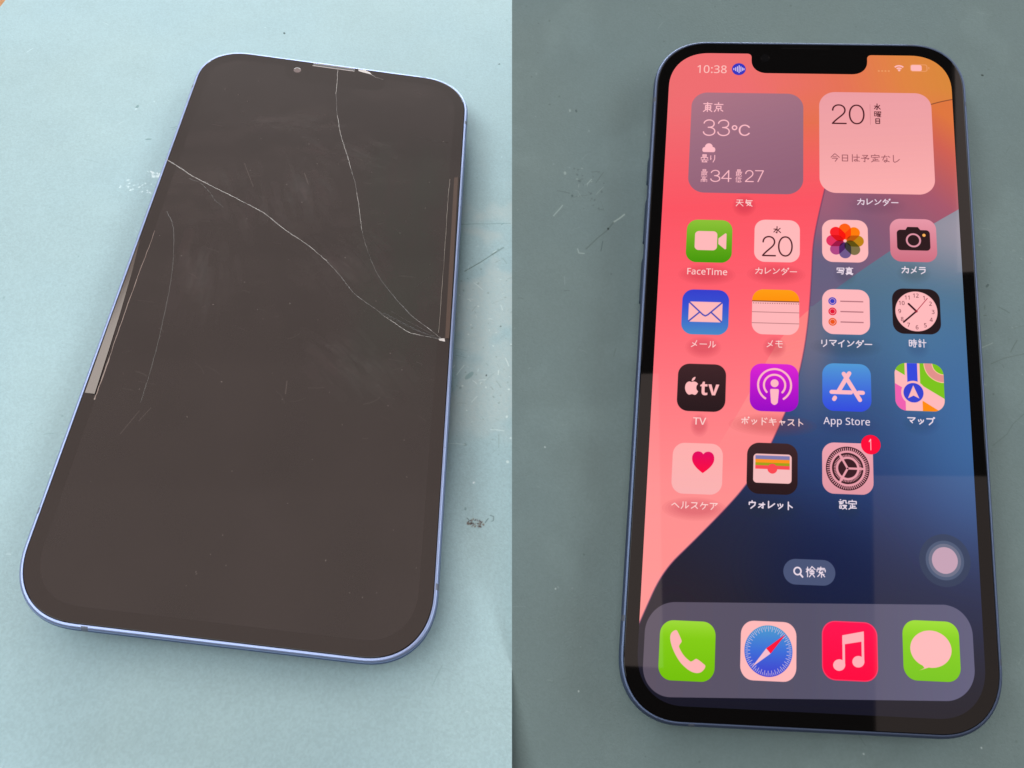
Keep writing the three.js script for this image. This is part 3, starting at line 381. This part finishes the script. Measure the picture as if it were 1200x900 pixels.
  tile(151.5, 478.1, 60, grad(151, 448, 151, 508, [0, rgb(222, 34, 210)], [1, rgb(152, 0, 196)])); g.strokeStyle = rgb(255, 186, 196); g.lineWidth = 2.6; g.beginPath(); g.arc(0.4, -3, 20.4, 2.16, 0.98); g.stroke(); g.beginPath(); g.arc(0.4, -3, 13.2, 2.4, 0.74); g.stroke(); disc(0.4, -5.4, 5, rgb(255, 186, 196)); g.beginPath(); g.moveTo(-3.6, 1.8); g.lineTo(4.4, 1.8); g.quadraticCurveTo(6.2, 2, 5.8, 5); g.lineTo(4.6, 19); g.quadraticCurveTo(0.4, 25, -3.8, 19); g.lineTo(-5, 5); g.quadraticCurveTo(-5.4, 2, -3.6, 1.8); g.fillStyle = rgb(255, 186, 196); g.fill(); end();
  tile(240.8, 475, 60, grad(240, 445, 240, 505, [0, rgb(82, 154, 214)], [1, rgb(50, 74, 222)])); const P2 = rgb(255, 186, 196); stroke([[2.6, -17], [-9.6, 4.4]], P2, 5.2); stroke([[-3.4, -17], [16, 15.4]], P2, 5.2); stroke([[-18.6, 6.4], [5, 6.4]], P2, 5.2); stroke([[14.6, 6.4], [19.6, 6.4]], P2, 5.2); stroke([[-14.6, 13.4], [-15.6, 15.2]], P2, 5.2); stroke([[-4.6, -8], [0.4, 0]], rgb(66, 120, 216), 1); stroke([[3.4, -17.8], [-9.6, 4.4]], P2, 5.2); end();
  tile(329.9, 471.8, 60, rgb(124, 196, 26)); poly([[-30, -30], [-18, -30], [-18, -17], [-30, -23]], rgb(128, 190, 40)); poly([[-30, -22], [30, 14], [30, 30], [-30, 30]], PINK); poly([[-30, -4], [-16, 4], [-16, 30], [-30, 30]], rgb(240, 96, 176)); poly([[3, 17], [24, 30], [3, 30]], rgb(255, 140, 8)); g.fillStyle = PINK; g.fillRect(-17.5, -30, 18.6, 60); g.fillStyle = rgb(54, 72, 220); g.fillRect(-14.6, -30, 12.6, 32); g.strokeStyle = rgb(255, 200, 160); g.lineWidth = 11; g.beginPath(); g.arc(30, -30, 18.6, 1.3, 3.4); g.stroke(); g.strokeStyle = rgb(226, 146, 140); g.lineWidth = 9; g.beginPath(); g.arc(30, -30, 18.6, 1.3, 3.4); g.stroke(); disc(-7.6, 7.4, 15, PINK); disc(-7.6, 7.4, 12.2, rgb(56, 66, 206)); poly([[-7.6, -2], [-0.6, 14.6], [-7.6, 11], [-14.6, 14.6]], PINK); end();
  tile(59.9, 580.8, 61, grad(60, 550, 60, 611, [0, rgb(255, 176, 174)], [1, rgb(250, 178, 178)])); g.fillStyle = grad(6, -20, 6, 6, [0, rgb(226, 0, 96)], [1, rgb(255, 0, 60)]); g.fill(new Path2D('M6.6 -17C4 -22 -6.6 -22 -6.6 -12C-6.6 -4 2 1.6 6.6 5.2C11.2 1.6 19.8 -4 19.8 -12C19.8 -22 9.2 -22 6.6 -17Z')); end();
  tile(150.2, 577.6, 61, grad(150, 547, 150, 608, [0, rgb(62, 36, 40)], [1, rgb(40, 20, 24)])); rr(-22.4, -17, 45.4, 34.2, 4.4, rgb(246, 190, 190)); g.fillStyle = rgb(128, 124, 176); g.fillRect(-20, -15, 40.6, 5); g.fillStyle = rgb(255, 146, 28); g.fillRect(-20, -10.6, 40.6, 4.4); g.fillStyle = rgb(160, 160, 22); g.fillRect(-20, -6.6, 40.6, 3.2); g.fillStyle = rgb(250, 72, 82); g.fillRect(-20, -3.4, 40.6, 4.2); disc(0.2, 0.2, 5.8, rgb(250, 72, 82)); end();
  tile(240.6, 574.3, 61, grad(240, 544, 240, 605, [0, rgb(240, 164, 176)], [1, rgb(224, 150, 162)]));
  const GE = rgb(58, 26, 34), PK = rgb(234, 158, 170); disc(0, 0, 25.6, GE); for (let i = 0; i < 60; i++) { const a = (i * Math.PI) / 30; stroke([[Math.cos(a) * 21.4, Math.sin(a) * 21.4], [Math.cos(a) * 24.2, Math.sin(a) * 24.2]], PK, 1); } disc(0, 0, 21, PK); disc(0, 0, 18.4, GE); for (let i = 0; i < 54; i++) { const a = (i * Math.PI) / 27; stroke([[Math.cos(a) * 13.6, Math.sin(a) * 13.6], [Math.cos(a) * 16, Math.sin(a) * 16]], PK, 0.8); } disc(0, 0, 13.8, PK); disc(0, 0, 11.2, GE); for (const a of [0, 2.094, 4.189]) stroke([[0, 0], [Math.cos(a) * 19, Math.sin(a) * 19]], PK, 2.6); disc(0, 0, 1, GE); end();
  disc(268.8, 544.8, 11.8, rgb(255, 4, 56)); digits('1', 266, 538.4, 6, 12.6, 0, 1.5, rgb(255, 190, 196));
  // names under the icons
  caption('FaceTime', 36, 322.4, 89.6, 9.6); caption('カレンダー', 125.2, 320, 179.6, 9.4); caption('写真', 230, 317, 251.6, 10, ON, 1.3, rgb(40, 30, 50, 0.03)); caption('カメラ', 313, 313.6, 344.6, 9.8, ON, 1.4, rgb(40, 30, 50, 0.03));
  caption('メール', 45.2, 420, 78, 9.4); caption('メモ', 140.6, 417.4, 162, 9.4); caption('リマインダー', 208.6, 414.4, 273.6, 9.2, ON, 1.4, rgb(30, 30, 50, 0.03)); caption('時計', 318.8, 411, 340.4, 10, ON, 1.2, rgb(30, 40, 60, 0.03));
  caption('TV', 52.4, 519, 68.6, 9.4); caption('ポッドキャスト', 111.4, 516, 189, 9.2, LABEL, 1.2, rgb(140, 40, 50, 0.05)); caption('App Store', 212, 513, 269, 9.4, ON, 1.4, rgb(20, 30, 60, 0.03)); caption('マップ', 313.6, 509.2, 346.8, 9, ON, 1.5, rgb(20, 40, 80, 0.03));
  caption('ヘルスケア', 30.4, 619.6, 86.4, 9); caption('ウォレット', 122.2, 616, 176.6, 9.2, ON, 1.6, rgb(20, 20, 40, 0.03)); caption('設定', 229.2, 611.6, 251, 10.4, ON, 1.35, rgb(20, 20, 40, 0.03));
  // search pill, touch button
  rr(164.5, 681, 60.2, 28.6, 14.3, rgb(74, 84, 118)); g.strokeStyle = ON; g.lineWidth = 1.8; g.beginPath(); g.arc(181, 694.6, 4, 0, 7); g.stroke(); stroke([[184, 697.8], [186.8, 700.8]], ON, 2); kana('検索', 190.4, 689, 214, 11.4, 1.2, ON);
  disc(351, 676, 29.4, rgb(44, 58, 88, 0.82)); disc(351, 676, 22, rgb(72, 86, 116)); disc(351, 676, 18.6, rgb(106, 110, 134)); disc(351, 676, 14.9, rgb(196, 160, 180));
  // dock
  g.beginPath(); g.roundRect(6.8, 730, 371.6, 100.6, 33); g.save(); g.transform(1, -0.032, 0, 1, 0, 6.2); g.beginPath(); g.roundRect(6.8, 729.6, 371.6, 101, 33); g.fillStyle = grad(7, 0, 378, 0, [0, rgb(92, 82, 98)], [0.5, rgb(86, 82, 104)], [1, rgb(94, 92, 122)]); g.fill(); g.restore();
  tile(56.2, 786.2, 63.8, grad(56, 754, 56, 818, [0, rgb(160, 218, 58)], [0.3, rgb(132, 204, 16)], [1, rgb(116, 192, 0)])); g.fillStyle = rgb(255, 182, 182); g.fill(new Path2D('M-18 -16.6C-16.4 -19.2 -12.6 -21.6 -11.4 -19.4C-9.6 -16.6 -6.8 -11.6 -6.2 -9.6C-5.8 -7.6 -9.6 -5.6 -8.6 -3.2C-5.4 3.4 -1.6 7 3.6 10.2C6 11.4 8.4 7.2 10.4 7.6C13 8.4 17 11.4 19.4 13.2C21.4 14.8 18.6 18.8 16 20.4C10 23.8 2 20 -4.6 14C-11.8 7.6 -21.6 -9.6 -18 -16.6Z')); end();
  tile(148.4, 782.5, 63.2, rgb(255, 186, 186)); disc(0, 0, 25.8, grad(0, -26, 0, 26, [0, rgb(78, 158, 206)], [0.5, rgb(62, 110, 216)], [1, rgb(64, 62, 206)])); for (let i = 0; i < 72; i++) { const a = (i * Math.PI) / 36, r = i % 2 ? 22.4 : 20; stroke([[Math.cos(a) * r, Math.sin(a) * r], [Math.cos(a) * 24.6, Math.sin(a) * 24.6]], rgb(206, 190, 222, 0.85), 0.8); } poly([[18.4, -17.6], [2.4, 2.6], [-2.4, -2.6]], rgb(255, 16, 56)); poly([[-17.6, 17], [2.4, 2.6], [-2.4, -2.6]], rgb(246, 190, 206)); end();
  tile(240.1, 778.6, 62.6, grad(240, 747, 240, 810, [0, rgb(255, 16, 80)], [1, rgb(255, 0, 62)])); g.strokeStyle = rgb(255, 90, 120, 0.7); g.lineWidth = 1; g.beginPath(); g.roundRect(-29.5, -29.5, 59, 59, 14); g.stroke(); const P3 = rgb(255, 178, 184); poly([[-8, -15.6], [15.4, -20.6], [15.4, -10.4], [-8, -6]], P3); g.fillStyle = P3; g.fillRect(-8, -14, 2.8, 28.4); g.fillRect(12.6, -18, 2.8, 28); for (const [x, y] of [[-11.6, 14.6], [9, 10.4]]) { g.beginPath(); g.ellipse(x, y, 6.6, 5.8, -0.25, 0, 7); g.fillStyle = P3; g.fill(); } end();
  tile(331.3, 774.4, 63.4, grad(331, 742, 331, 806, [0, rgb(160, 222, 50)], [0.3, rgb(134, 208, 12)], [1, rgb(118, 196, 0)])); g.beginPath(); g.ellipse(-0.4, -1.6, 21.8, 18.6, 0, 0, 7); g.fillStyle = PINK; g.fill(); poly([[-12, 12], [-8, 17.4], [-14, 20.2], [-3, 16.6]], PINK); end();
})();
const screenTex = ctex(screenCanvas);
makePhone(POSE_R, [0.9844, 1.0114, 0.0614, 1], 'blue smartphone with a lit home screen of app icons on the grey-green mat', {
  frame: std({ color: lin(0.045, 0.075, 0.15), metalness: 0.75, roughness: 0.4 }), rim: std({ color: lin(0.11, 0.14, 0.23), metalness: 0.75, roughness: 0.4 }),  // side shade and a dimmer exposure are put into these colours
  glass: std({ color: lin(0.003, 0.0025, 0.0025), roughness: 0.025, ior: 1.5 }),
  display: std({ color: lin(0.004, 0.004, 0.004), roughness: 0.025, ior: 1.5, emissive: lin(1, 1, 1), emissiveMap: screenTex, emissiveIntensity: 1 }),
  band: std({ color: lin(0.08, 0.09, 0.12), roughness: 0.55 }), dark: std({ color: lin(0.004, 0.0035, 0.0035), roughness: 0.06 }),
  trim: std({ color: lin(0.007, 0.006, 0.006), roughness: 0.1 }), lens: std({ color: lin(0.005, 0.0045, 0.005), roughness: 0.08 }),
});

renderer.render(scene, camera);
